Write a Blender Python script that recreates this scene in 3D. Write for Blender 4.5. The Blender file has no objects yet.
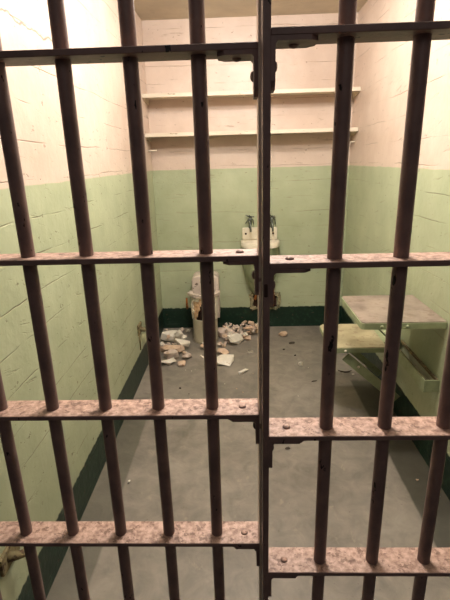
import bpy, bmesh, math, random
from mathutils import Vector, Matrix, noise
from mathutils.bvhtree import BVHTree

scene = bpy.context.scene
COL = scene.collection
PI = math.pi

# ------------------------------------------------------------------ measures (metres)
EYE = 1.45
XL, XR = -0.6964, 0.907          # side walls
BACK = 3.736                     # back wall
CEIL = 2.461
PAINT_LINE = 1.386               # green below, cream above
BASE_LINE = 0.190                # dark green skirting paint
GRILLE_Y, DOOR_Y, FLAT_D = 0.824, 0.7617, 0.0695
UP_D = 0.060
FLAT_T = 0.011
LEVELS_GRILLE = [0.222, 0.5739, 0.9273, 1.2755, 1.6367, 1.990]
LEVELS_DOOR = [0.203, 0.5568, 0.9159, 1.2737, 1.6412, 1.995]
BAR_R = 0.0138
STEP = 0.12

# ------------------------------------------------------------------ materials
def srgb(r, g, b):
    f = lambda c: (c / 255 / 12.92) if c / 255 <= 0.04045 else ((c / 255 + 0.055) / 1.055) ** 2.4
    return (f(r), f(g), f(b), 1)

class NT:
    def __init__(self, name):
        self.m = bpy.data.materials.new(name)
        self.m.use_nodes = True
        self.t = self.m.node_tree
        self.t.nodes.clear()
        self.out = self.t.nodes.new('ShaderNodeOutputMaterial')
        self.b = self.t.nodes.new('ShaderNodeBsdfPrincipled')
        self.t.links.new(self.b.outputs[0], self.out.inputs[0])
    def put(self, sock, v):
        if v is None: return
        if hasattr(v, 'is_linked'): self.t.links.new(v, sock)
        else: sock.default_value = v
    def geo(self, k='Position'):
        return self.t.nodes.new('ShaderNodeNewGeometry').outputs[k]
    def obj(self):
        return self.t.nodes.new('ShaderNodeTexCoord').outputs['Object']
    def sep(self, v):
        n = self.t.nodes.new('ShaderNodeSeparateXYZ'); self.put(n.inputs[0], v); return n.outputs
    def comb(self, x, y, z):
        n = self.t.nodes.new('ShaderNodeCombineXYZ')
        for i, v in enumerate((x, y, z)): self.put(n.inputs[i], v)
        return n.outputs[0]
    def math(self, op, a, b=None, c=None):
        n = self.t.nodes.new('ShaderNodeMath'); n.operation = op
        for i, v in enumerate((a, b, c)): self.put(n.inputs[i], v)
        return n.outputs[0]
    def scale(self, v, s):
        n = self.t.nodes.new('ShaderNodeVectorMath'); n.operation = 'MULTIPLY'
        self.put(n.inputs[0], v); n.inputs[1].default_value = s; return n.outputs[0]
    def noise(self, v, scale, detail=3, rough=.55, dist=0):
        n = self.t.nodes.new('ShaderNodeTexNoise')
        self.put(n.inputs['Vector'], v)
        n.inputs['Scale'].default_value = scale; n.inputs['Detail'].default_value = detail
        n.inputs['Roughness'].default_value = rough; n.inputs['Distortion'].default_value = dist
        return n.outputs['Fac']
    def ramp(self, v, a, b, lo=0.0, hi=1.0):
        n = self.t.nodes.new('ShaderNodeMapRange'); self.put(n.inputs[0], v)
        for i, x in enumerate((a, b, lo, hi)): n.inputs[i + 1].default_value = x
        return n.outputs[0]
    def mix(self, f, a, b, mode='MIX'):
        n = self.t.nodes.new('ShaderNodeMix'); n.data_type = 'RGBA'; n.blend_type = mode
        self.put(n.inputs[0], f); self.put(n.inputs[6], a); self.put(n.inputs[7], b)
        return n.outputs[2]
    def bump(self, h, strength, dist):
        n = self.t.nodes.new('ShaderNodeBump'); self.put(n.inputs['Height'], h)
        n.inputs['Strength'].default_value = strength; n.inputs['Distance'].default_value = dist
        self.t.links.new(n.outputs[0], self.b.inputs['Normal'])
    def done(self, color, rough=.6, metal=0.0, spec=.5):
        self.put(self.b.inputs['Base Color'], color); self.put(self.b.inputs['Roughness'], rough)
        self.b.inputs['Metallic'].default_value = metal
        self.b.inputs['Specular IOR Level'].default_value = spec
        return self.m

def wall_material(name, along, seed):
    """two-tone painted board-marked concrete; `along` is the horizontal axis of the wall"""
    n = NT(name)
    p = n.geo()
    s = n.sep(p)
    off = n.t.nodes.new('ShaderNodeVectorMath'); off.operation = 'ADD'
    n.put(off.inputs[0], p); off.inputs[1].default_value = (seed * 3.1, seed * 1.7, seed * .9)
    q = off.outputs[0]
    z = s[2]
    wob = n.noise(q, 9, 3)
    wob2 = n.noise(q, 40, 4)
    zl = n.math('ADD', z, n.math('MULTIPLY_ADD', wob, .012, -.006))
    cream_m = n.ramp(zl, PAINT_LINE - .0025, PAINT_LINE + .0025)
    zb = n.math('ADD', z, n.math('MULTIPLY_ADD', wob2, .026, -.013))
    base_m = n.ramp(zb, BASE_LINE - .003, BASE_LINE + .003, 1, 0)
    big = n.noise(q, 1.6, 4)
    mid = n.noise(q, 7, 4)
    tone = n.math('ADD', n.math('MULTIPLY', big, .6), n.math('MULTIPLY', mid, .4))
    tone = n.ramp(tone, .36, .66)
    green = n.mix(tone, srgb(154, 160, 128), srgb(175, 181, 149))
    cream = n.mix(tone, srgb(192, 170, 153), srgb(209, 190, 174))
    dark = n.mix(n.ramp(n.noise(q, 30, 4), .55, .75), srgb(17, 40, 28), srgb(40, 66, 48))
    c = n.mix(cream_m, green, cream)
    # broken board lines
    h = s[1] if along == 'y' else s[0]
    lv = n.comb(n.math('MULTIPLY', h, 1.0), seed * 2.3, n.math('MULTIPLY', z, 1.0))
    drift = n.noise(lv, 1.9, 4, .6)
    zz = n.math('ADD', n.math('DIVIDE', z, .124), n.math('MULTIPLY', drift, .36))
    fr = n.math('ABSOLUTE', n.math('SUBTRACT', n.math('FRACT', zz), .5))
    line = n.ramp(fr, .006, .022, 1, 0)
    broken = n.ramp(n.noise(n.comb(n.math('MULTIPLY', h, 2.0), seed * 5.0, n.math('MULTIPLY', z, 7.0)), 1.5, 3), .46, .60)
    line = n.math('MULTIPLY', line, broken)
    # second, fine scratches
    sv = n.comb(n.math('MULTIPLY', h, 4.0), seed * 7.0, n.math('MULTIPLY', n.math('ADD', z, n.math('MULTIPLY', h, .25 if along == 'y' else 0.05)), 30.0))
    scr = n.ramp(n.noise(sv, 1.6, 4, .6), .64, .73)
    c = n.mix(n.math('MULTIPLY', line, .58), c, srgb(120, 100, 76))
    c = n.mix(n.math('MULTIPLY', scr, .36), c, srgb(120, 98, 76))
    if along == 'y' and seed == 1.0:      # the long crack high on the left wall
        cz = n.math('ADD', z, n.math('MULTIPLY_ADD', n.noise(lv, 14, 3), .05, -.025))
        cr = n.math('MULTIPLY', n.ramp(n.math('ABSOLUTE', n.math('SUBTRACT', cz, 1.895)), .001, .005, 1, 0), n.ramp(s[1], 1.9, 2.1, 1, 0))
        c = n.mix(n.math('MULTIPLY', cr, .8), c, srgb(104, 80, 62))
    # chips showing rust brown
    chipv = n.comb(n.math('MULTIPLY', h, 15.0), seed * 4.0, n.math('MULTIPLY', z, 22.0))
    chip = n.ramp(n.noise(chipv, 1.9, 4, .62), .67, .695)
    lowbias = n.ramp(z, .15, .8, 1.0, .6)
    chip = n.math('MULTIPLY', chip, lowbias)
    c = n.mix(base_m, c, dark)
    c = n.mix(n.math('MULTIPLY', chip, .75), c, srgb(88, 62, 44))
    n.put(n.b.inputs['Roughness'], .42)
    hgt = n.math('SUBTRACT', n.math('ADD', n.math('MULTIPLY', mid, .5), n.math('MULTIPLY', wob2, .12)),
                 n.math('ADD', n.math('MULTIPLY', line, .35), n.math('ADD', n.math('MULTIPLY', chip, .25), n.math('MULTIPLY', scr, .15))))
    n.bump(hgt, .55, .016)
    return n.done(c, .42, 0, .4)

def floor_material():
    n = NT('cell floor concrete')
    p = n.geo(); s = n.sep(p)
    a = n.noise(p, 2.2, 5, .6); b = n.noise(p, 11, 5, .65, .6); d = n.noise(p, 60, 3)
    t = n.ramp(n.math('ADD', n.math('MULTIPLY', a, .55), n.math('MULTIPLY', b, .45)), .38, .64)
    c = n.mix(t, srgb(106, 99, 90), srgb(142, 133, 121))
    stain = n.ramp(n.noise(p, 4.5, 4, .6, 1.0), .60, .68)
    c = n.mix(n.math('MULTIPLY', stain, .35), c, srgb(84, 78, 66))
    pale = n.ramp(n.noise(n.scale(p, (1.6, 1, 1)), 9, 4, .6, .5), .63, .70)
    c = n.mix(n.math('MULTIPLY', pale, .35), c, srgb(160, 148, 130))
    speck = n.ramp(d, .70, .74)
    c = n.mix(n.math('MULTIPLY', speck, .5), c, srgb(70, 60, 50))
    # unworn green-grey floor paint along the left wall; right band has the table's shadow painted in
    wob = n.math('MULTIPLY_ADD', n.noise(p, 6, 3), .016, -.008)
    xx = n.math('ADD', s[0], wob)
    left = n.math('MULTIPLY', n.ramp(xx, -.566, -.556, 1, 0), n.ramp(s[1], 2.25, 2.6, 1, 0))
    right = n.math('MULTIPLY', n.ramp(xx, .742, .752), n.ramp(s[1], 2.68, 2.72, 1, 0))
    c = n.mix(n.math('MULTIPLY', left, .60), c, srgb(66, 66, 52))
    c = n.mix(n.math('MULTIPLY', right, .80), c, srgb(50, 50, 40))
    n.bump(n.math('ADD', n.math('MULTIPLY', b, .5), n.math('MULTIPLY', d, .2)), .35, .006)
    return n.done(c, n.ramp(a, .3, .7, .38, .6), 0, .45)

def paint_steel():
    """brown-pink steel paint, dusty and chipped on the surfaces that face up"""
    n = NT('worn brown steel paint')
    p = n.geo()
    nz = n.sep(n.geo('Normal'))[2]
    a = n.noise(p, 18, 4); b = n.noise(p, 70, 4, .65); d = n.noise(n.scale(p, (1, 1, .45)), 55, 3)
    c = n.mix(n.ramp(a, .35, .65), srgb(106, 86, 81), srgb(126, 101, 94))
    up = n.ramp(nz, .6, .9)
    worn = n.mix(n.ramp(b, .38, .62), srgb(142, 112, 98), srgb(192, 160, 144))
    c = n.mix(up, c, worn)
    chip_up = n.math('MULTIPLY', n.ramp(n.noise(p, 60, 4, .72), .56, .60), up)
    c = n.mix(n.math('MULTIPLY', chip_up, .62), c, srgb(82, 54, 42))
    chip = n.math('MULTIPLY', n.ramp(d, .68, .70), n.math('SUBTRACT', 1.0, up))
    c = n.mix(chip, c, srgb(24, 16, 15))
    n.bump(n.math('ADD', b, n.math('MULTIPLY', d, .6)), .35, .003)
    return n.done(c, .5, 0, .35)

def mottled(name, c1, c2, scale=8, c3=None, thr=(.62, .68), amt=.8, rough=.5, metal=0, bump=.2, dist=.004, stretch=(1, 1, 1), spec=.5):
    n = NT(name)
    p = n.scale(n.obj(), stretch)
    c = n.mix(n.ramp(n.noise(p, scale, 4, .6), .36, .64), c1, c2)
    if c3: c = n.mix(n.math('MULTIPLY', n.ramp(n.noise(p, scale * 2.6, 4, .62), *thr), amt), c, c3)
    n.bump(n.noise(p, scale * 4, 3), bump, dist)
    return n.done(c, rough, metal, spec)

M = {}
M['wall_left'] = wall_material('painted concrete left', 'y', 1.0)
M['wall_right'] = wall_material('painted concrete right', 'y', 2.0)
M['wall_back'] = wall_material('painted concrete back', 'x', 3.0)
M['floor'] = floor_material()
M['ceiling'] = mottled('ceiling paint', srgb(170, 158, 134), srgb(190, 178, 152), 3, srgb(140, 126, 104), (.64, .7), .4)
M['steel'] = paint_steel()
M['pale_steel'] = mottled('pale beige worn paint on steel', srgb(204, 184, 164), srgb(220, 202, 184), 14, srgb(110, 88, 66), (.62, .68), .7)
M['shelf'] = mottled('cream shelf paint', srgb(200, 186, 164), srgb(216, 204, 184), 6, srgb(120, 96, 66), (.66, .7), .7, stretch=(.5, 2, 2))
M['table'] = mottled('worn tan table top', srgb(122, 108, 98), srgb(152, 136, 124), 9, srgb(104, 84, 70), (.54, .66), .65, rough=.30)
M['seat'] = mottled('worn yellowish seat top', srgb(150, 138, 108), srgb(174, 162, 130), 9, srgb(116, 90, 72), (.56, .66), .6, rough=.36)
M['green_metal'] = mottled('green painted metal', srgb(134, 142, 108), srgb(158, 166, 130), 8, srgb(86, 80, 52), (.66, .72), .6)
M['porcelain'] = mottled('dirty cream porcelain', srgb(206, 196, 172), srgb(226, 216, 196), 6, srgb(120, 96, 72), (.66, .70), .75, rough=.3)
M['spotted'] = mottled('spotted toilet porcelain', srgb(184, 166, 152), srgb(206, 190, 176), 7, srgb(84, 62, 50), (.60, .64), .85, rough=.4)
M['pedestal'] = mottled('grey glazed pedestal', srgb(158, 148, 124), srgb(176, 166, 142), 5, srgb(120, 100, 78), (.66, .72), .5, rough=.35)
M['clay'] = mottled('broken tan clay', srgb(200, 150, 102), srgb(226, 196, 160), 10, srgb(140, 84, 48), (.56, .66), .7, rough=.8)
M['cavity_shade'] = mottled('rusty cavity shade', srgb(40, 24, 18), srgb(64, 36, 24), 12, rough=.9)  # dark rust brown, stands in for the shade inside holes
M['rust'] = mottled('flaking rust', srgb(112, 62, 30), srgb(172, 104, 44), 25, srgb(48, 30, 20), (.55, .62), .8, rough=.85)
M['tapmetal'] = mottled('grey corroded tap metal', srgb(70, 76, 70), srgb(120, 124, 112), 30, srgb(50, 48, 40), rough=.5, metal=.4)
M['plaster'] = mottled('crumbled plaster', srgb(120, 116, 86), srgb(160, 148, 116), 20, srgb(70, 56, 40), (.55, .65), .7, rough=.9)
M['shard_white'] = mottled('white porcelain shard', srgb(206, 196, 178), srgb(232, 224, 210), 7, srgb(176, 132, 100), (.60, .66), .6, rough=.5)
M['shard_tan'] = mottled('tan porcelain shard', srgb(186, 152, 124), srgb(214, 190, 166), 9, srgb(150, 98, 62), (.58, .66), .7, rough=.7)
M['shard_pink'] = mottled('pinkish plaster lump', srgb(182, 160, 144), srgb(212, 196, 182), 10, srgb(128, 100, 82), (.60, .68), .6, rough=.8)
M['stone_dark'] = mottled('dark floor crumb', srgb(52, 44, 38), srgb(78, 66, 56), 20, rough=.8)
M['fixture'] = mottled('rusty green fixture', srgb(96, 84, 56), srgb(130, 118, 82), 22, srgb(60, 36, 24), (.52, .6), .8, rough=.8)
M['corridor'] = mottled('corridor concrete', srgb(120, 108, 96), srgb(146, 132, 118), 4)

# ------------------------------------------------------------------ mesh helpers
def obj(name, bm, mat, parent=None, smooth=False, origin=None):
    me = bpy.data.meshes.new(name)
    if origin is not None: bmesh.ops.translate(bm, verts=bm.verts, vec=-Vector(origin))
    bm.normal_update()
    bm.to_mesh(me); bm.free()
    if smooth:
        for f in me.polygons: f.use_smooth = True
    for m in (mat if isinstance(mat, (list, tuple)) else [mat]): me.materials.append(m)
    o = bpy.data.objects.new(name, me); COL.objects.link(o)
    if parent is not None: o.parent = parent
    if origin is not None: o.location = origin
    return o
def tag(o, label, cat, group=None):
    o['label'] = label; o['category'] = cat
    if group: o['group'] = group
    return o
def thing(name, loc, label, cat, group=None):
    o = bpy.data.objects.new(name, None); COL.objects.link(o); o.location = loc
    o.empty_display_size = .05
    return tag(o, label, cat, group)
def struct(o):
    o['kind'] = 'structure'; return o
def box(bm, x0, x1, y0, y1, z0, z1, bev=0.0, seg=2):
    r = bmesh.ops.create_cube(bm, size=1)
    vs = r['verts']
    for v in vs:
        v.co = Vector(((x0 + x1) / 2 + v.co.x * (x1 - x0), (y0 + y1) / 2 + v.co.y * (y1 - y0), (z0 + z1) / 2 + v.co.z * (z1 - z0)))
    if bev:
        es = list({e for v in vs for e in v.link_edges})
        bmesh.ops.bevel(bm, geom=es, offset=bev, segments=seg, affect='EDGES', profile=.6)
    return bm
def tube(bm, pts, rad, seg=14, cap=True):
    """swept tube; rad a number or one per point"""
    pts = [Vector(p) for p in pts]
    rads = rad if isinstance(rad, (list, tuple)) else [rad] * len(pts)
    rings = []; up = None
    for i, p in enumerate(pts):
        d = (pts[min(i + 1, len(pts) - 1)] - pts[max(i - 1, 0)]).normalized()
        if up is None:
            up = Vector((0, 0, 1)) if abs(d.z) < .9 else Vector((0, 1, 0))
        a = d.cross(up).normalized(); b = d.cross(a).normalized(); up = -b if b.dot(up) < 0 else b
        b = d.cross(a).normalized()
        rings.append([bm.verts.new(p + (a * math.cos(2 * PI * k / seg) + b * math.sin(2 * PI * k / seg)) * rads[i]) for k in range(seg)])
    for r0, r1 in zip(rings, rings[1:]):
        for k in range(seg):
            bm.faces.new((r0[k], r0[(k + 1) % seg], r1[(k + 1) % seg], r1[k]))
    if cap:
        bm.faces.new(rings[0][::-1]); bm.faces.new(rings[-1])
    bmesh.ops.recalc_face_normals(bm, faces=bm.faces)
    return bm
def prism(bm, poly, axis, a, b):
    """polygon in the plane perpendicular to axis, extruded a..b. poly pairs are (the two other axes in xyz order)"""
    def mk(u, v, w):
        return {'x': (w, u, v), 'y': (u, w, v), 'z': (u, v, w)}[axis]
    A = [bm.verts.new(mk(u, v, a)) for u, v in poly]; B = [bm.verts.new(mk(u, v, b)) for u, v in poly]
    bm.faces.new(A); bm.faces.new(B[::-1])
    k = len(poly)
    for i in range(k): bm.faces.new((A[i], B[i], B[(i + 1) % k], A[(i + 1) % k]))
    bmesh.ops.recalc_face_normals(bm, faces=bm.faces)
    return bm
def dome(bm, c, r, axis='z', flat=.62, sign=1):
    res = bmesh.ops.create_uvsphere(bm, u_segments=12, v_segments=8, radius=r)
    for v in res['verts']:
        q = Vector((v.co.x, v.co.y, v.co.z * flat))
        if axis == 'x': q = Vector((q.z, q.x, q.y))
        v.co = q + Vector(c)
    return bm
def local(fn):
    bm = bmesh.new(); fn(bm); return bm

# ------------------------------------------------------------------ the setting
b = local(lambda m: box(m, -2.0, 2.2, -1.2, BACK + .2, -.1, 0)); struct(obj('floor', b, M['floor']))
b = local(lambda m: box(m, XL - .2, XL, GRILLE_Y, BACK + .2, 0, CEIL)); struct(obj('wall_left', b, M['wall_left']))
b = local(lambda m: box(m, XR, XR + .2, GRILLE_Y, BACK + .2, 0, CEIL)); struct(obj('wall_right', b, M['wall_right']))
b = local(lambda m: box(m, XL, XR, BACK, BACK + .2, 0, CEIL)); struct(obj('wall_back', b, M['wall_back']))
b = local(lambda m: box(m, XL - .2, XR + .2, GRILLE_Y, BACK + .2, CEIL, CEIL + .15)); struct(obj('ceiling', b, M['ceiling']))

# ------------------------------------------------------------------ barred grille and barred door
def make_bars(root, xs, yc, ztop):
    for x in xs:
        r = random.Random(int(x * 1000))
        pts = [(x, yc, 0.01)] + [(x + r.uniform(-.0008, .0008), yc, .3 * k) for k in range(1, 8)] + [(x, yc, ztop)]
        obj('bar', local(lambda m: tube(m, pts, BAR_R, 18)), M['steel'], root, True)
def flat_bar(root, x0, x1, y0, zt):
    def f(m): box(m, x0, x1, y0, y0 + FLAT_D, zt - FLAT_T, zt, .0012, 1)
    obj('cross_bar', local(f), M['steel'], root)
def bracket(root, xs, side, y0, zt, leg, drop):
    """angle bracket under a cross bar against the upright; side -1 = arm runs left"""
    t = .0072
    zb = zt - FLAT_T
    x_arm = xs + side * leg
    c = .012
    def f(m):
        w = UP_D - .004
        yy0 = y0 + .001
        # arm with chamfered end, drawn in plan
        poly = [(xs, yy0), (x_arm - side * c, yy0), (x_arm, yy0 + c), (x_arm, yy0 + w - c), (x_arm - side * c, yy0 + w), (xs, yy0 + w)]
        prism(m, poly, 'z', zb - t, zb)
        poly = [(yy0, zb - t), (yy0, zb - drop + c), (yy0 + c, zb - drop), (yy0 + w - c, zb - drop), (yy0 + w, zb - drop + c), (yy0 + w, zb - t)]
        prism(m, poly, 'x', xs, xs + side * t)
        q = .004  # inside fillet
        prism(m, [(xs + side * t, zb - t), (xs + side * (t + q), zb - t), (xs + side * t, zb - t - q)], 'y', yy0, yy0 + w)
    br = obj('corner_bracket', local(f), M['steel'], root)
    yc = y0 + FLAT_D * .48
    xr = xs + side * leg * .52
    obj('rivet', local(lambda m: dome(m, (xr, yc, zt), .0085)), M['steel'], br, True)
    obj('rivet', local(lambda m: dome(m, (xr, yc, zb - t), .0085)), M['steel'], br, True)
    obj('rivet', local(lambda m: dome(m, (xs + side * t, yc, zb - drop * .50), .0095, 'x')), M['steel'], br, True)

grille = thing('barred_grille', (0, 0, 0), 'fixed dark brown steel bar grille filling the left side of the cell front', 'prison bars')
make_bars(grille, [-.665 + STEP * k for k in range(6)], GRILLE_Y + FLAT_D / 2, 2.44)
for z in LEVELS_GRILLE: flat_bar(grille, XL + .002, .038, GRILLE_Y, z)
u = obj('upright', local(lambda m: box(m, .038, .0475, GRILLE_Y, GRILLE_Y + UP_D, .005, 2.445, .001, 1)), M['pale_steel'], grille)
u['label'] = 'pale beige upright at the edge of the grille'
for z in LEVELS_GRILLE: bracket(grille, .038, -1, GRILLE_Y, z, .069, .072)

door = thing('barred_door', (0, 0, 0), 'sliding barred steel cell door on the right, standing nearer than the fixed grille', 'prison door')
make_bars(door, [.1761 + STEP * k for k in range(6)], DOOR_Y + FLAT_D / 2, 2.44)
for z in LEVELS_DOOR: flat_bar(door, .055, .89, DOOR_Y, z)
obj('upright', local(lambda m: box(m, .0425, .055, DOOR_Y, DOOR_Y + UP_D, .005, 2.445, .001, 1)), M['steel'], door)
lk = obj('lock_slot', local(lambda m: (box(m, .0445, .0515, DOOR_Y - .0012, DOOR_Y + .004, 1.211, 1.236, .002, 2))), M['cavity_shade'], door)
obj('upright', local(lambda m: box(m, .89, .9025, DOOR_Y, DOOR_Y + UP_D, .005, 2.445, .001, 1)), M['steel'], door)
for z in LEVELS_DOOR: bracket(door, .055, 1, DOOR_Y, z, .074, .075)

# ------------------------------------------------------------------ shelves on the back wall
def shelf(z, label, chips):
    t = thing('wall_shelf', ((XL + XR) / 2, BACK, z), label, 'shelf', 'long shelves on the back wall')
    yf = BACK - .21
    W = (XR - XL) / 2 - .001
    def board(m):
        box(m, -W, W, -.208, -.001, -.012, 0, .002, 1)
    obj('shelf_board', local(board), M['shelf'], t)
    def lip(m):
        box(m, -W, W, -.214, -.208, -.024, .003, .0015, 1)
    obj('front_lip', local(lip), M['shelf'], t)
    for sx in (-1, 1):
        def cl(m):
            poly = [(-.205, -.0125), (-.003, -.0125), (-.003, -.05), (-.03, -.05), (-.19, -.03), (-.205, -.024)]
            prism(m, poly, 'x', sx * (W - .010), sx * W)
        obj('end_cleat', local(cl), M['shelf'], t)
    return t
shelf(1.930, 'upper of the two long cream shelves on the back wall', 0)
s2 = shelf(1.656, 'lower of the two long cream shelves on the back wall', 1)
pg = local(lambda m: tube(m, [(0, 0, 0), (.03, .002, .002), (.07, 0, .003)], [.006, .006, .005], 10))
bm = pg
o = obj('wall_peg', bm, M['shelf'], None, True); o.location = (XL, 3.60, 1.535)
tag(o, 'short cream peg on the left wall just under the lower shelf', 'peg')
o = obj('wall_peg', local(lambda m: tube(m, [(0, 0, 0), (-.02, 0, .001), (-.035, -.004, 0), (-.04, -.004, -.02)], [.006, .006, .005, .004], 10)), M['shelf'], None, True)
o.location = (XR, 3.60, 1.560)
tag(o, 'short hooked peg on the right wall just under the lower shelf', 'peg')

# ------------------------------------------------------------------ folding table
def slab(bm, x0, x1, y0, y1, z0, z1, rc, bev):
    pts = []
    for cx, cy, a0 in ((x0 + rc, y0 + rc, PI), (x1 - .004, y0 + .004, 1.5 * PI), (x1 - .004, y1 - .004, 0), (x0 + rc, y1 - rc, .5 * PI)):
        rr = rc if cx < (x0 + x1) / 2 else .004
        for k in range(7):
            a = a0 + k / 6 * PI / 2
            pts.append((cx + rr * math.cos(a), cy + rr * math.sin(a)))
    prism(bm, pts, 'z', z0, z1)
    return pts
def strap(bm, p, q, w, t, wdir):
    """flat strap from p to q, width along wdir"""
    p, q, wd = Vector(p), Vector(q), Vector(wdir).normalized()
    d = (q - p).normalized(); n = d.cross(wd).normalized()
    vs = []
    for c in (p, q):
        vs.append([bm.verts.new(c + wd * sx * w / 2 + n * sy * t / 2) for sx, sy in ((-1, -1), (1, -1), (1, 1), (-1, 1))])
    bm.faces.new(vs[0][::-1]); bm.faces.new(vs[1])
    for i in range(4): bm.faces.new((vs[0][i], vs[0][(i + 1) % 4], vs[1][(i + 1) % 4], vs[1][i]))
    bmesh.ops.recalc_face_normals(bm, faces=bm.faces)

TT = .755
table = thing('folding_table', (XR, 2.02, 0), 'square tan metal table folded out from the right wall above the small stool', 'table')
T = Vector((XR, 2.02, 0))
tb = lambda f: local(lambda m: (f(m), bmesh.ops.translate(m, verts=m.verts, vec=-T)))
TX0, TY0, TY1 = .533, 1.815, 2.222
obj('table_top', tb(lambda m: slab(m, TX0 + .004, XR - .004, TY0 + .004, TY1 - .004, TT - .004, TT, .018, 0)), M['table'], table)
obj('table_edge', tb(lambda m: slab(m, TX0, XR - .003, TY0, TY1, TT - .032, TT - .0038, .020, 0)), M['green_metal'], table)
def hinge(m):
    tube(m, [(XR - .012, TY0 + .01, TT - .03), (XR - .012, TY1 - .01, TT - .03)], .010, 12)
obj('hinge', tb(hinge), M['green_metal'], table, True)
def brace1(m):
    strap(m, (TX0 + .06, TY1 - .05, TT - .034), (XR - .05, TY1 - .05, .455), .045, .006, (0, 1, 0))
obj('diagonal_brace', tb(brace1), M['green_metal'], table)
def uframe(m):
    # low guide frame of the brace: a long flat loop standing off the wall
    y0, y1 = 1.815, 2.30
    zt, zb = .470, .440
    box(m, XR - .070, XR - .064, y0, y1, zb - .03, zt, .001, 1)
    box(m, XR - .064, XR - .001, y0, y0 + .006, zb - .03, zt, .001, 1)
    box(m, XR - .064, XR - .001, y1 - .006, y1, zb - .03, zt, .001, 1)
gd = obj('brace_guide', tb(uframe), M['green_metal'], table)
def shade_rails(m):  # dark strips put in for the shadow lines of the guide slot
    box(m, XR - .010, XR - .001, 1.822, 2.293, .452, .468, .001, 1)
    box(m, XR - .0635, XR - .058, 1.822, 2.293, .440, .4695, .001, 1)
    box(m, XR - .058, XR - .010, 1.822, 1.828, .452, .468, .001, 1)
obj('slot_shade_rail', tb(shade_rails), M['fixture'], gd)['label'] = 'dark rail strips lining the slot, put in for its shadow lines'
for yy in (TY0 + .06, TY1 - .12):
    obj('edge_bolt', tb(lambda m: dome(m, (TX0 + .09 if yy < 2 else TX0 + .2, TY0 - .001, TT - .018), .007, 'z', 1.0)), M['green_metal'], table, True)

# ------------------------------------------------------------------ folding seat
SZ = .458
SX0, SX1, SY0, SY1 = .495, .800, 2.215, 2.585
seat = thing('folding_stool', (XR, 2.4, 0), 'small yellowish metal stool folded out from the right wall behind and below the table', 'stool')
T = Vector((XR, 2.4, 0))
obj('seat_top', tb(lambda m: slab(m, SX0 + .004, SX1, SY0 + .004, SY1 - .004, SZ - .004, SZ, .03, 0)), M['seat'], seat)
obj('seat_edge', tb(lambda m: slab(m, SX0, SX1 + .003, SY0, SY1, SZ - .030, SZ - .0038, .034, 0)), M['green_metal'], seat)
def arms(y):
    def f(m): box(m, SX1 - .06, XR + .002, y - .015, y + .015, SZ - .042, SZ - .0305, .001, 1)
    return f
for y in (SY0 + .13, SY1 - .05): obj('wall_arm', tb(arms(y)), M['green_metal'], seat)
def brace2(m):
    strap(m, (SX0 + .085, SY0 + .020, SZ - .060), (XR - .022, SY0 + .020, .128), .050, .006, (.31, 0, .35))
obj('diagonal_brace', tb(brace2), M['green_metal'], seat)
obj('hinge_leaf', tb(lambda m: box(m, SX1 + .005, XR - .02, SY0 + .10, SY1 - .01, SZ - .022, SZ - .012, .001, 1)), M['green_metal'], seat)
def brace3(m):
    strap(m, (SX0 + .085, SY1 - .045, SZ - .055), (XR - .020, SY1 - .045, .128), .040, .006, (.31, 0, .35))
obj('diagonal_brace', tb(brace3), M['green_metal'], seat)
for p in ((SX0 + .08, SY0 + .002, SZ - .018), (.655, SY0 + .016, .335)):
    obj('brace_bolt', tb(lambda m: dome(m, p, .008, 'z', 1.0)), M['porcelain'], seat, True)

# ------------------------------------------------------------------ sink
SKX = .180
sink = thing('wall_sink', (SKX, BACK, .8), 'small cream wall sink with broken taps on the green back wall', 'sink')
def half_ring(w, d, k=24, p=2.6):
    out = []
    for i in range(k + 1):
        a = PI * i / k
        c, s = math.cos(a), math.sin(a)
        out.append((w * math.copysign(abs(c) ** (2 / p), c), -d * abs(s) ** (2 / p)))
    return out
def loft(bm, levels, cap_top=False, cap_bot=False):
    rings = [[bm.verts.new((x, y, z)) for x, y in half_ring(w, d, 24, p)] for z, w, d, p in levels]
    for r0, r1 in zip(rings, rings[1:]):
        for i in range(len(r0) - 1): bm.faces.new((r0[i], r0[i + 1], r1[i + 1], r1[i]))
        bm.faces.new((r0[-1], r0[0], r1[0], r1[-1]))
    if cap_top: bm.faces.new(rings[0])
    if cap_bot: bm.faces.new(rings[-1][::-1])
    bmesh.ops.recalc_face_normals(bm, faces=bm.faces)
def basin(m):
    # outer rim, then down into the bowl
    rings = []
    outer = [(0.0 - .034, .163, .250, 3.6, 0), (-.004, .163, .250, 3.6, 0), (0, .159, .246, 3.6, 0), (0, .135, .220, 3.0, -.03), (-.01, .130, .212, 2.6, -.035), (-.08, .10, .19, 2.2, -.05), (-.11, .05, .13, 2, -.07)]
    for z, w, d, p, yo in outer:
        ring = []
        for x, y in half_ring(w, d + yo if yo else d, 24, p):
            ring.append(m.verts.new((x, y + yo - .001, z)))
        rings.append(ring)
    for r0, r1 in zip(rings, rings[1:]):
        for i in range(len(r0) - 1): m.faces.new((r0[i], r0[i + 1], r1[i + 1], r1[i]))
        m.faces.new((r0[-1], r0[0], r1[0], r1[-1]))
    m.faces.new(rings[-1])
    bmesh.ops.recalc_face_normals(m, faces=m.faces)
obj('basin', local(basin), M['porcelain'], sink, True)
belly = local(lambda m: loft(m, [(-.034, .160, .243, 3.0), (-.10, .156, .236, 2.6), (-.20, .150, .225, 2.4), (-.30, .132, .19, 2.2), (-.38, .112, .15, 2.0), (-.44, .088, .11, 2.0), (-.475, .06, .07, 2.0)], False, True))
bmesh.ops.translate(belly, verts=belly.verts, vec=(0, -.001, 0))
obj('basin_belly', belly, M['green_metal'], sink, True)
def splash(m):
    box(m, -.148, .148, -.035, -.001, .001, .105, .014, 3)
obj('backsplash', local(splash), M['porcelain'], sink)
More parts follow.
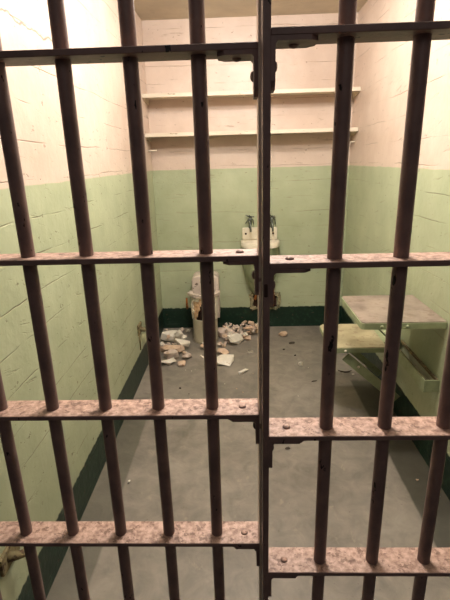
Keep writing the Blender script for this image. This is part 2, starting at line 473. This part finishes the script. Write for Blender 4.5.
for sx in (-.118, .112):
    obj('screw_hole', local(lambda m: dome(m, (sx, -.034, .055), .009, 'z', 1.0)), M['cavity_shade'], sink, True)
obj('overflow_hole', local(lambda m: dome(m, (0.0, -.034, .012), .007, 'z', 1.2)), M['cavity_shade'], sink, True)
obj('overflow_hole', local(lambda m: dome(m, (0.02, -.034, .058), .010, 'z', 1.0)), M['cavity_shade'], sink, True)
def tap(sx, seed):
    r = random.Random(seed)
    def f(m):
        tube(m, [(sx, -.022, .100), (sx + .003, -.028, .135), (sx - .002, -.034, .165), (sx + .004, -.04, .19)], [.013, .011, .014, .010], 12)
        tube(m, [(sx - .005, -.03, .15), (sx - .002, -.07, .155), (sx + .002, -.10, .135), (sx + .004, -.105, .08)], [.010, .009, .009, .008], 10)
    t = obj('tap', local(f), M['tapmetal'], sink, True)
    def h(m):
        z = .195
        for k in range(4):
            a = k * PI / 2 + .4 + seed
            tube(m, [(sx, -.04, z), (sx + .036 * math.cos(a), -.04 + .036 * math.sin(a), z + r.uniform(-.004, .022))], [.007, .0055], 8)
        dome(m, (sx, -.04, z + .004), .010)
        tube(m, [(sx, -.038, .192), (sx - .020, -.03, .165), (sx - .036, -.025, .140)], [.005, .005, .004], 8)
        tube(m, [(sx, -.038, .192), (sx + .026, -.03, .170), (sx + .030, -.025, .130)], [.005, .005, .004], 8)
    obj('tap_handle', local(h), M['tapmetal'], t, True)
tap(-.082, 1); tap(.100, 2)

# broken drain opening below the sink
drain = thing('drain_opening', (.225, BACK, .25), 'ragged rusty drain opening in the back wall under the sink', 'drain opening')
def rim(m):
    r = random.Random(5)
    n_ = 44; inner = []; outer = []
    for k in range(n_):
        a = 2 * PI * k / n_
        c, s = math.cos(a), math.sin(a)
        f = lambda w, h: (math.copysign(abs(c) ** .4, c) * w, math.copysign(abs(s) ** .4, s) * h)
        xo, zo = f(.140, .085); xi, zi = f(.108, .062)
        j = r.uniform(.90, 1.07); j2 = r.uniform(.9, 1.08)
        outer.append((xo * j, zo * j)); inner.append((xi * j2, zi * j2))
    A = [m.verts.new((x, .003, z)) for x, z in outer]
    B = [m.verts.new((x * .97, -.018 - r.uniform(0, .014), z * .97)) for x, z in outer]
    C = [m.verts.new((x * 1.03, -.022 - r.uniform(0, .012), z * 1.03)) for x, z in inner]
    D = [m.verts.new((x, -.001, z)) for x, z in inner]
    for P, Q in ((A, B), (B, C), (C, D)):
        for k in range(n_): m.faces.new((P[k], P[(k + 1) % n_], Q[(k + 1) % n_], Q[k]))
    bmesh.ops.recalc_face_normals(m, faces=m.faces)
obj('ragged_rim', local(rim), M['plaster'], drain)
obj('cavity_shade', local(lambda m: box(m, -.105, .105, -.0045, -.001, -.06, .06)), M['cavity_shade'], drain)
obj('rusty_pipe', local(lambda m: tube(m, [(.055, -.005, -.03), (.058, -.055, -.025), (.062, -.06, .03), (.066, -.05, .12), (.066, -.04, .16)], [.018, .019, .017, .015, .011], 12)), M['rust'], drain, True)
obj('rusty_pipe', local(lambda m: tube(m, [(-.085, -.005, .02), (-.085, -.04, .03), (-.083, -.05, .06), (-.08, -.03, .085)], [.014, .014, .012, .006], 12)), M['rust'], drain, True)

# ------------------------------------------------------------------ broken toilet
TC = Vector((-.292, 3.46, 0))
toilet = thing('broken_toilet', TC, 'broken cream toilet with torn open bowl by the back wall', 'toilet')
def pedestal(m):
    seg = 36; R = .104
    prof = [(R * 1.04, .001), (R * 1.03, .012), (R, .025), (R, .195), (R * .99, .203), (R * .90, .203), (R * .87, .19), (R * .86, .10)]
    rings = [[m.verts.new((r * math.cos(2 * PI * k / seg), r * math.sin(2 * PI * k / seg), z)) for k in range(seg)] for r, z in prof]
    for a, b_ in zip(rings, rings[1:]):
        for k in range(seg): m.faces.new((a[k], a[(k + 1) % seg], b_[(k + 1) % seg], b_[k]))
    m.faces.new(rings[0][::-1]); m.faces.new(rings[-1])
    bmesh.ops.recalc_face_normals(m, faces=m.faces)
obj('pedestal', local(pedestal), M['pedestal'], toilet, True)
def shell(m, R, th, a_lo, a_hi, z0, z1, hole, jag, seed):
    """curved wall patch of a broken bowl; hole(u in -1..1, v 0..1) -> True where broken away"""
    r = random.Random(seed)
    NU, NV = 40, 22
    top = [z1 + r.uniform(-jag, jag) for _ in range(NU + 1)]
    g = {}
    for i in range(NU + 1):
        for j in range(NV + 1):
            u = i / NU * 2 - 1; v = j / NV
            a = a_lo + (a_hi - a_lo) * i / NU
            z = z0 + (top[i] - z0) * v
            R2 = R * (1.0 + .05 * math.sin(v * 3.0)) + r.uniform(-.0015, .0015)
            g[i, j] = m.verts.new((R2 * math.cos(a), R2 * math.sin(a), z))
    for i in range(NU):
        for j in range(NV):
            u = (i + .5) / NU * 2 - 1; v = (j + .5) / NV
            if not hole(u, v): m.faces.new((g[i, j], g[i + 1, j], g[i + 1, j + 1], g[i, j + 1]))
    bmesh.ops.delete(m, geom=[v for v in m.verts if not v.link_faces], context='VERTS')
    bmesh.ops.recalc_face_normals(m, faces=m.faces)
    ret = bmesh.ops.solidify(m, geom=list(m.faces), thickness=th)
    bmesh.ops.recalc_face_normals(m, faces=m.faces)
# front of the bowl faces -y (angle -pi/2)
def vhole(u, v):
    w = .60 * (1 - v / .78) + .04 * math.sin(v * 23)
    return v < .78 and abs(u + .20 - .06 * v) < w
obj('bowl_front', local(lambda m: shell(m, .098, .012, -PI / 2 - 1.0, -PI / 2 + 1.0, .200, .40, vhole, .006, 3)), M['clay'], toilet)
def edgehole(u, v):
    return abs(u + .06) < .66 + .10 * math.sin(v * 11) + .07 * math.sin(v * 29 + 1) + (.0 if v < .8 else -.5)
obj('bowl_glaze', local(lambda m: shell(m, .108, .010, -PI / 2 - 1.45, -PI / 2 + 1.45, .200, .405, edgehole, .006, 4)), M['porcelain'], toilet)
obj('cavity_shade', local(lambda m: tube(m, [(0, .005, .12), (0, .02, .38)], [.070, .075], 24)), M['cavity_shade'], toilet, True)
def ledge(m):
    r = random.Random(8); n_ = 30
    ring = []
    for k in range(n_):
        a = -PI / 2 + (k / (n_ - 1) - .5) * 3.6
        ring.append((a, .128 + r.uniform(-.008, .010), .095 + r.uniform(-.006, .006)))
    vs = []
    for a, ro, ri in ring:
        c, s = math.cos(a), math.sin(a)
        vs.append([m.verts.new((ro * c, ro * s, .402)), m.verts.new((ro * c, ro * s, .424 + r.uniform(0, .006))), m.verts.new((ri * c, ri * s, .426)), m.verts.new((ri * c, ri * s, .402))])
    for p, q in zip(vs, vs[1:]):
        for i in range(4): m.faces.new((p[i], p[(i + 1) % 4], q[(i + 1) % 4], q[i]))
    m.faces.new(vs[0]); m.faces.new(vs[-1][::-1])
    bmesh.ops.recalc_face_normals(m, faces=m.faces)
obj('broken_rim', local(ledge), M['spotted'], toilet)
def plate(m):
    x0, x1, z0, z1, rc = -.112, .118, .15, .528, .045
    pts = [(x0, z0), (x1, z0)]
    for k in range(8):
        a = k / 7 * PI / 2; pts.append((x1 - rc + rc * math.cos(a), z1 - rc + rc * math.sin(a)))
    for k in range(8):
        a = PI / 2 + k / 7 * PI / 2; pts.append((x0 + rc + rc * math.cos(a), z1 - rc + rc * math.sin(a)))
    prism(m, pts, 'y', .105, .275)
    es = [e for e in m.edges if abs(e.verts[0].co.y - .105) < 1e-4 and abs(e.verts[1].co.y - .105) < 1e-4]
    bmesh.ops.bevel(m, geom=es, offset=.012, segments=3, affect='EDGES', profile=.5)
obj('back_plate', local(plate), M['spotted'], toilet)

# small pipe stub left of the toilet
o = obj('pipe_stub', local(lambda m: (tube(m, [(0, .003, 0), (0, -.035, .0), (.001, -.045, .01), (.002, -.046, .10)], [.010, .010, .010, .008], 12))), M['rust'], None, True)
o.location = (-.47, BACK, .20)
tag(o, 'thin rusty upright pipe stub on the back wall left of the toilet', 'pipe')

# ------------------------------------------------------------------ fixtures on the left wall
fx = thing('wall_hook', (XL, 2.80, .37), 'small rusty hook bracket on the left wall above the green skirting paint', 'hook')
obj('wall_plate', local(lambda m: box(m, -.003, .012, -.05, .05, -.045, .03, .006, 2)), M['fixture'], fx)
obj('hook', local(lambda m: tube(m, [(.006, 0, -.01), (.035, .01, -.02), (.06, .03, -.01), (.065, .05, .03)], [.018, .016, .013, .009], 12)), M['fixture'], fx, True)
obj('drip_rod', local(lambda m: tube(m, [(.010, -.04, -.03), (.010, -.042, -.15)], [.006, .004], 8)), M['fixture'], fx, True)
fx = thing('bed_bracket', (XL, .985, .350), 'rusty bed bracket on the left wall low beside the grille', 'bracket')
obj('wall_plate', local(lambda m: box(m, -.003, .012, -.05, .05, -.02, .04, .006, 2)), M['fixture'], fx)
obj('bracket_arm', local(lambda m: tube(m, [(.006, -.01, .012), (.03, 0, .008), (.042, .012, .002), (.044, .035, 0)], [.016, .013, .012, .009], 12)), M['fixture'], fx, True)

# ------------------------------------------------------------------ rubble: every piece is its own object
TREES = []      # (bvh, verts) already on the floor
ANCHORS = []
def hull(seed, sx, sy, sz, n=22, kind='chunk'):
    r = random.Random(seed)
    bm = bmesh.new()
    for _ in range(n):
        if kind == 'slab':
            a = r.uniform(0, 2 * PI); rr = r.uniform(.75, 1.0)
            p = Vector((math.cos(a) * rr * sx, math.sin(a) * rr * sy, r.choice((-1, 1)) * sz * r.uniform(.75, 1)))
        elif kind == 'stick':
            p = Vector((r.uniform(-1, 1) * sx, r.uniform(-1, 1) * sy, r.uniform(-1, 1) * sz))
        else:
            v = Vector((r.gauss(0, 1), r.gauss(0, 1), r.gauss(0, 1))).normalized() * r.uniform(.8, 1.0)
            p = Vector((v.x * sx, v.y * sy, v.z * sz))
        bm.verts.new(p)
    res = bmesh.ops.convex_hull(bm, input=list(bm.verts))
    bmesh.ops.delete(bm, geom=[v for v in bm.verts if not v.link_faces], context='VERTS')
    bmesh.ops.remove_doubles(bm, verts=bm.verts, dist=min(sx, sy, sz) * .12)
    bmesh.ops.bevel(bm, geom=list(bm.edges), offset=min(sx, sy, sz) * .05, segments=1, affect='EDGES')
    bmesh.ops.recalc_face_normals(bm, faces=bm.faces)
    return bm
def curved_shard(seed, R, arc, h, th):
    r = random.Random(seed); bm = bmesh.new(); NU, NV = 8, 4
    g = {}
    for i in range(NU + 1):
        for j in range(NV + 1):
            a = (i / NU - .5) * arc + r.uniform(-.03, .03)
            hh = h * (.7 + .3 * math.sin(i * 1.3 + seed))
            g[i, j] = bm.verts.new((R * math.cos(a) - R, R * math.sin(a), (j / NV) * hh + r.uniform(-.002, .002)))
    for i in range(NU):
        for j in range(NV): bm.faces.new((g[i, j], g[i + 1, j], g[i + 1, j + 1], g[i, j + 1]))
    bmesh.ops.solidify(bm, geom=list(bm.faces), thickness=th)
    bmesh.ops.recalc_face_normals(bm, faces=bm.faces)
    return bm
def drop(bm, x, y, rot):
    """turn the piece, then lower it until it rests on the floor or on a piece below"""
    mat = Matrix.Rotation(rot[2], 4, 'Z') @ Matrix.Rotation(rot[1], 4, 'Y') @ Matrix.Rotation(rot[0], 4, 'X')
    bmesh.ops.transform(bm, verts=bm.verts, matrix=mat)
    bmesh.ops.translate(bm, verts=bm.verts, vec=(x, y, 2.0))
    tree = BVHTree.FromBMesh(bm)
    d = min(v.co.z for v in bm.verts)
    for t, vs in TREES:
        for v in bm.verts:
            h = t.ray_cast(v.co, Vector((0, 0, -1)))
            if h[0] is not None: d = min(d, h[3])
        for c in vs:
            h = tree.ray_cast(c, Vector((0, 0, 1)))
            if h[0] is not None: d = min(d, h[3])
    bmesh.ops.translate(bm, verts=bm.verts, vec=(0, 0, -d + .0008))
    TREES.append((BVHTree.FromBMesh(bm), [v.co.copy() for v in bm.verts]))
    lo = min(v.co.z for v in bm.verts)
    return Vector((x, y, lo))
# the toilet pedestal and skirting count as obstacles
ob = bmesh.new(); tube(ob, [(TC.x, TC.y, 0), (TC.x, TC.y, .6)], .112, 20); 
OBST = (TC.x, TC.y, .118)
def rubble(name, cat, bm, mat, x, y, rot, label, group=None):
    at = drop(bm, x, y, rot)
    o = obj(name, bm, M[mat], None, False, at)
    return tag(o, label, cat, group)

# single pieces that stand out
S = rubble
S('porcelain_slab', 'rubble', hull(11, .135, .075, .030, 15, 'slab'), 'shard_white', -.540, 3.42, (.30, .14, .1), 'broad pale slab at the back of the rubble left of the toilet')
S('porcelain_slab', 'rubble', hull(12, .110, .065, .022, 14, 'slab'), 'shard_tan', -.545, 3.19, (.18, -.16, -.2), 'broad tan slab in the middle of the rubble left of the toilet')
S('porcelain_shard', 'rubble', hull(13, .075, .050, .024, 12), 'shard_white', -.545, 2.985, (.1, .1, .6), 'cream chunk at the front of the left rubble pile')
S('porcelain_shard', 'rubble', hull(14, .042, .034, .022, 20), 'shard_tan', -.438, 2.96, (.2, 0, .3), 'small tan chunk at the front right of the left rubble pile')
S('porcelain_shard', 'rubble', hull(15, .06, .034, .028, 20), 'shard_pink', -.415, 3.08, (.1, .3, .9), 'pinkish lump in front of the toilet pedestal, to its left')
S('porcelain_shard', 'rubble', hull(16, .062, .040, .030, 20), 'shard_tan', -.275, 3.255, (.2, .1, .1), 'tan lump directly in front of the toilet pedestal')
S('porcelain_shard', 'rubble', hull(17, .022, .018, .035, 16), 'shard_white', -.262, 3.11, (.2, .1, .4), 'little upright white chip in front of the toilet pedestal')
S('porcelain_shard', 'rubble', hull(18, .045, .028, .022, 18), 'shard_pink', -.08, 3.60, (.1, .2, .2), 'pinkish lump at the back wall between toilet and sink')
S('porcelain_shard', 'rubble', hull(19, .10, .055, .030, 24, 'slab'), 'shard_pink', -.105, 3.50, (.2, .06, -.2), 'long pinkish slab lying behind the big upright white shard')
S('porcelain_shard', 'rubble', hull(21, .095, .062, .013, 12, 'slab'), 'shard_white', -.035, 3.35, (.80, .50, .55), 'big tilted white shard in the rubble right of the toilet')
S('porcelain_shard', 'rubble', hull(22, .082, .066, .020, 14, 'slab'), 'shard_white', -.115, 2.985, (.20, -.12, .3), 'flat white four-sided shard lying nearest on the floor, front of the right pile')
S('porcelain_shard', 'rubble', hull(23, .058, .036, .016, 16, 'slab'), 'shard_tan', -.130, 3.125, (.35, .2, -.6), 'tan shard resting behind the flat white four-sided shard')
S('porcelain_shard', 'rubble', hull(24, .014, .014, .038, 14), 'shard_pink', -.135, 3.235, (.3, .2, 0), 'finger-like pinkish splinter right of the toilet pedestal')
S('porcelain_shard', 'rubble', hull(25, .05, .028, .020, 18), 'shard_tan', .062, 3.43, (.1, .1, -.5), 'tan chunk at the right end of the right rubble pile')
S('porcelain_ring', 'rubble', curved_shard(26, .026, 3.6, .022, .008), 'shard_white', .058, 3.16, (PI / 2 * .2, .2, 2.4), 'small curved white fragment alone on the floor right of the pile')
S('porcelain_stick', 'rubble', hull(27, .044, .014, .014, 26, 'stick'), 'shard_white', .018, 2.83, (.1, 0, .75), 'white stick-shaped fragment alone on the floor in front of the right pile')
S('porcelain_shard', 'rubble', hull(28, .020, .016, .024, 14), 'shard_tan', -.243, 2.815, (.3, .2, 0), 'small tan and white chip on the floor well in front of the toilet')
S('porcelain_shard', 'rubble', hull(29, .048, .034, .026, 18), 'shard_tan', .372, 3.50, (.1, .1, .2), 'single tan chunk on the floor right of the sink')
S('porcelain_shard', 'rubble', hull(30, .024, .016, .020, 12), 'shard_white', .440, 2.93, (.2, .3, .5), 'small white three-sided chip on the bare floor left of the stool')
S('porcelain_shard', 'rubble', hull(31, .012, .011, .010, 14), 'shard_white', -.541, 1.709, (0, 0, .3), 'lone white pebble on the floor near the left wall')
S('porcelain_shard', 'rubble', hull(32, .010, .008, .007, 12), 'shard_white', .782, 2.778, (0, 0, .3), 'white crumb on the floor under the folding stool')
S('porcelain_shard', 'rubble', hull(33, .009, .008, .007, 12), 'shard_tan', .814, 1.717, (0, 0, .3), 'pale crumb on the dark floor under the table')
S('porcelain_shard', 'rubble', hull(34, .007, .006, .005, 12), 'shard_white', .872, 1.615, (0, 0, .3), 'tiny pale crumb at the foot of the right wall near the door')
S('dark_crumb', 'rubble', hull(35, .034, .020, .010, 18), 'stone_dark', .425, 3.335, (0, 0, .2), 'largest dark crumb on the floor in front of the single tan chunk')
S('dark_crumb', 'rubble', hull(36, .016, .010, .008, 14), 'stone_dark', .235, 3.40, (0, 0, .9), 'dark crumb on the floor below the sink')
S('dark_crumb', 'rubble', hull(37, .014, .010, .007, 14), 'stone_dark', .345, 3.215, (0, 0, .4), 'middle dark crumb on the open floor, between two others')
S('dark_crumb', 'rubble', hull(38, .012, .010, .007, 14), 'stone_dark', .420, 3.10, (0, 0, 1.4), 'dark crumb on the open floor, nearest of the group below the sink')
S('dark_crumb', 'rubble', hull(39, .012, .010, .008, 14), 'stone_dark', -.409, 2.606, (0, 0, 1.1), 'black crumb on the floor in front of the left rubble pile')
S('dark_crumb', 'rubble', hull(40, .018, .012, .006, 14), 'stone_dark', .24, 1.96, (0, 0, .3), 'dark flat crumb on the floor seen under the middle cross bar of the door')
S('dark_crumb', 'rubble', hull(41, .030, .010, .005, 14), 'stone_dark', .50, 2.69, (0, 0, .5), 'dark flake on the floor left of the folding stool')
def crescent(m):
    pts = [(-.045, .02, .005), (-.025, -.004, .006), (0, -.012, .006), (.028, -.006, .006), (.05, .012, .005)]
    tube(m, pts, [.003, .0055, .006, .005, .003], 8)
S('paint_curl', 'rubble', local(crescent), 'stone_dark', .735, 2.825, (0, 0, 0), 'dark curled strip on the floor under the folding stool')

S('porcelain_shard', 'rubble', hull(51, .075, .05, .022, 12, 'slab'), 'shard_white', -.47, 3.23, (.4, .25, .7), 'cream shard lying tilted over the broad tan slab, left of the toilet')
S('porcelain_shard', 'rubble', hull(52, .07, .045, .024, 12, 'slab'), 'shard_pink', -.53, 3.08, (.3, -.2, -.4), 'flat pinkish shard between the broad tan slab and the front cream chunk')
S('porcelain_shard', 'rubble', hull(53, .06, .04, .024, 12, 'slab'), 'shard_white', -.50, 3.36, (.5, .3, 1.2), 'cream shard leaning on the broad pale slab')
# the nameless filler of the two heaps
rr = random.Random(77)
def heap(n, region, size, mats, label, group, ok):
    k = 0; tries = 0
    while k < n and tries < 4000:
        tries += 1
        x, y = region(rr)
        if not ok(x, y): continue
        s = rr.uniform(*size)
        if math.hypot(x - OBST[0], y - OBST[1]) < OBST[2] + s * 1.1: continue
        if x - s * 1.1 < XL + .004 or y + s * 1.1 > BACK - .004: continue
        if x > -.43 and x < -.15 and y + s > 3.545: continue
        bm = hull(200 + tries + n * 31, s * rr.uniform(.8, 1.1), s * rr.uniform(.6, .9), s * rr.uniform(.4, .7), 11)
        at = drop(bm, x, y, (rr.uniform(-.4, .4), rr.uniform(-.4, .4), rr.uniform(0, 6.28)))
        if at.z > .062:                      # keep the heap low
            TREES.pop(); bm.free(); continue
        tag(obj('rubble_chunk', bm, M[rr.choice(mats)], None, False, at), label, 'rubble', group)
        k += 1
heap(26, lambda r: (r.uniform(-.66, -.42), r.uniform(2.98, 3.68)), (.016, .036), ['shard_white', 'shard_tan', 'shard_pink', 'shard_pink'],
     'one of the small cream chunks heaped left of the toilet', 'rubble heap left of the toilet', lambda x, y: y > 3.50 or y < 3.36)
heap(66, lambda r: (r.uniform(-.18, .18), r.uniform(3.20, 3.71)), (.018, .046), ['shard_pink', 'shard_pink', 'shard_tan', 'shard_white'],
     'one of the small pinkish chunks heaped right of the toilet', 'rubble heap right of the toilet', lambda x, y: y > 3.30 + .75 * max(0, x + .10))
heap(9, lambda r: (r.uniform(-.42, -.14), r.uniform(3.08, 3.34)), (.012, .024), ['shard_tan', 'shard_white'],
     'one of the small chips scattered at the foot of the toilet pedestal', 'chips at the foot of the toilet', lambda x, y: True)
heap(12, lambda r: (r.uniform(-.5, .5), r.uniform(2.4, 3.2)), (.004, .008), ['shard_white', 'shard_tan', 'stone_dark'],
     'one of the tiny crumbs scattered on the floor in front of the heaps', 'crumbs on the open floor', lambda x, y: y < 2.9)

# ------------------------------------------------------------------ light
def lamp(kind, name, loc, energy, color, size=None, target=None, size_y=None):
    d = bpy.data.lights.new(name, kind); d.energy = energy; d.color = color
    if kind == 'POINT': d.shadow_soft_size = size
    if kind == 'AREA':
        d.size = size
        if size_y: d.shape = 'RECTANGLE'; d.size_y = size_y
    o = bpy.data.objects.new(name, d); COL.objects.link(o); o.location = loc
    if target is not None:
        o.rotation_euler = (Vector(target) - Vector(loc)).to_track_quat('-Z', 'Y').to_euler()
    return o
lamp('POINT', 'cell_lamp', (.08, 2.42, 2.31), 42, (1.0, .965, .925), .05)
lamp('POINT', 'cell_lamp_front', (.10, 1.55, 2.38), 58, (1.0, .96, .92), .05)
lamp('AREA', 'ceiling_fill', (.1, 2.0, 2.44), 17, (1.0, .965, .925), 1.1, (.1, 2.1, 0), 2.0)  # added soft fill under the ceiling, evens out the point lamps
lamp('AREA', 'corridor_fill', (0.2, -.9, 2.6), 4.8, (1.0, .90, .84), 1.0, (0, .8, .4))  # added dim fill behind the camera for the bar fronts
w = bpy.data.worlds.new('dim corridor'); scene.world = w; w.use_nodes = True
bg = w.node_tree.nodes['Background']; bg.inputs[0].default_value = (.9, .82, .78, 1); bg.inputs[1].default_value = .05

# ------------------------------------------------------------------ camera
F_PX, PITCH, YAW, ROLL = 438.36, .3082, -.0349, -.0275
cam = bpy.data.cameras.new('camera'); cam.sensor_fit = 'VERTICAL'; cam.sensor_height = 24
cam.lens = F_PX / 600 * 24; cam.clip_start = .02
co = bpy.data.objects.new('camera', cam); COL.objects.link(co)
# camera axes in world space
cy, sy = math.cos(YAW), math.sin(YAW); cp, sp = math.cos(PITCH), math.sin(PITCH); cr, sr = math.cos(ROLL), math.sin(ROLL)
def unrot(x, y, z):      # camera (right, forward-level, up) -> world
    return Vector((x * cy + y * sy, -x * sy + y * cy, z))
right0 = unrot(1, 0, 0); fwd = unrot(0, cp, -sp); up0 = unrot(0, sp, cp)
# image x' = x cos r - y sin r, y' = x sin r + y cos r  (y down)
img_r = right0 * cr - (-up0) * sr
img_d = right0 * sr + (-up0) * cr
R = Matrix((img_r, -img_d, -fwd)).transposed()
co.matrix_world = Matrix.Translation((0, 0, EYE)) @ R.to_4x4()
scene.camera = co

scene.view_settings.view_transform = 'Standard'
scene.view_settings.look = 'None'
scene.view_settings.exposure = 0
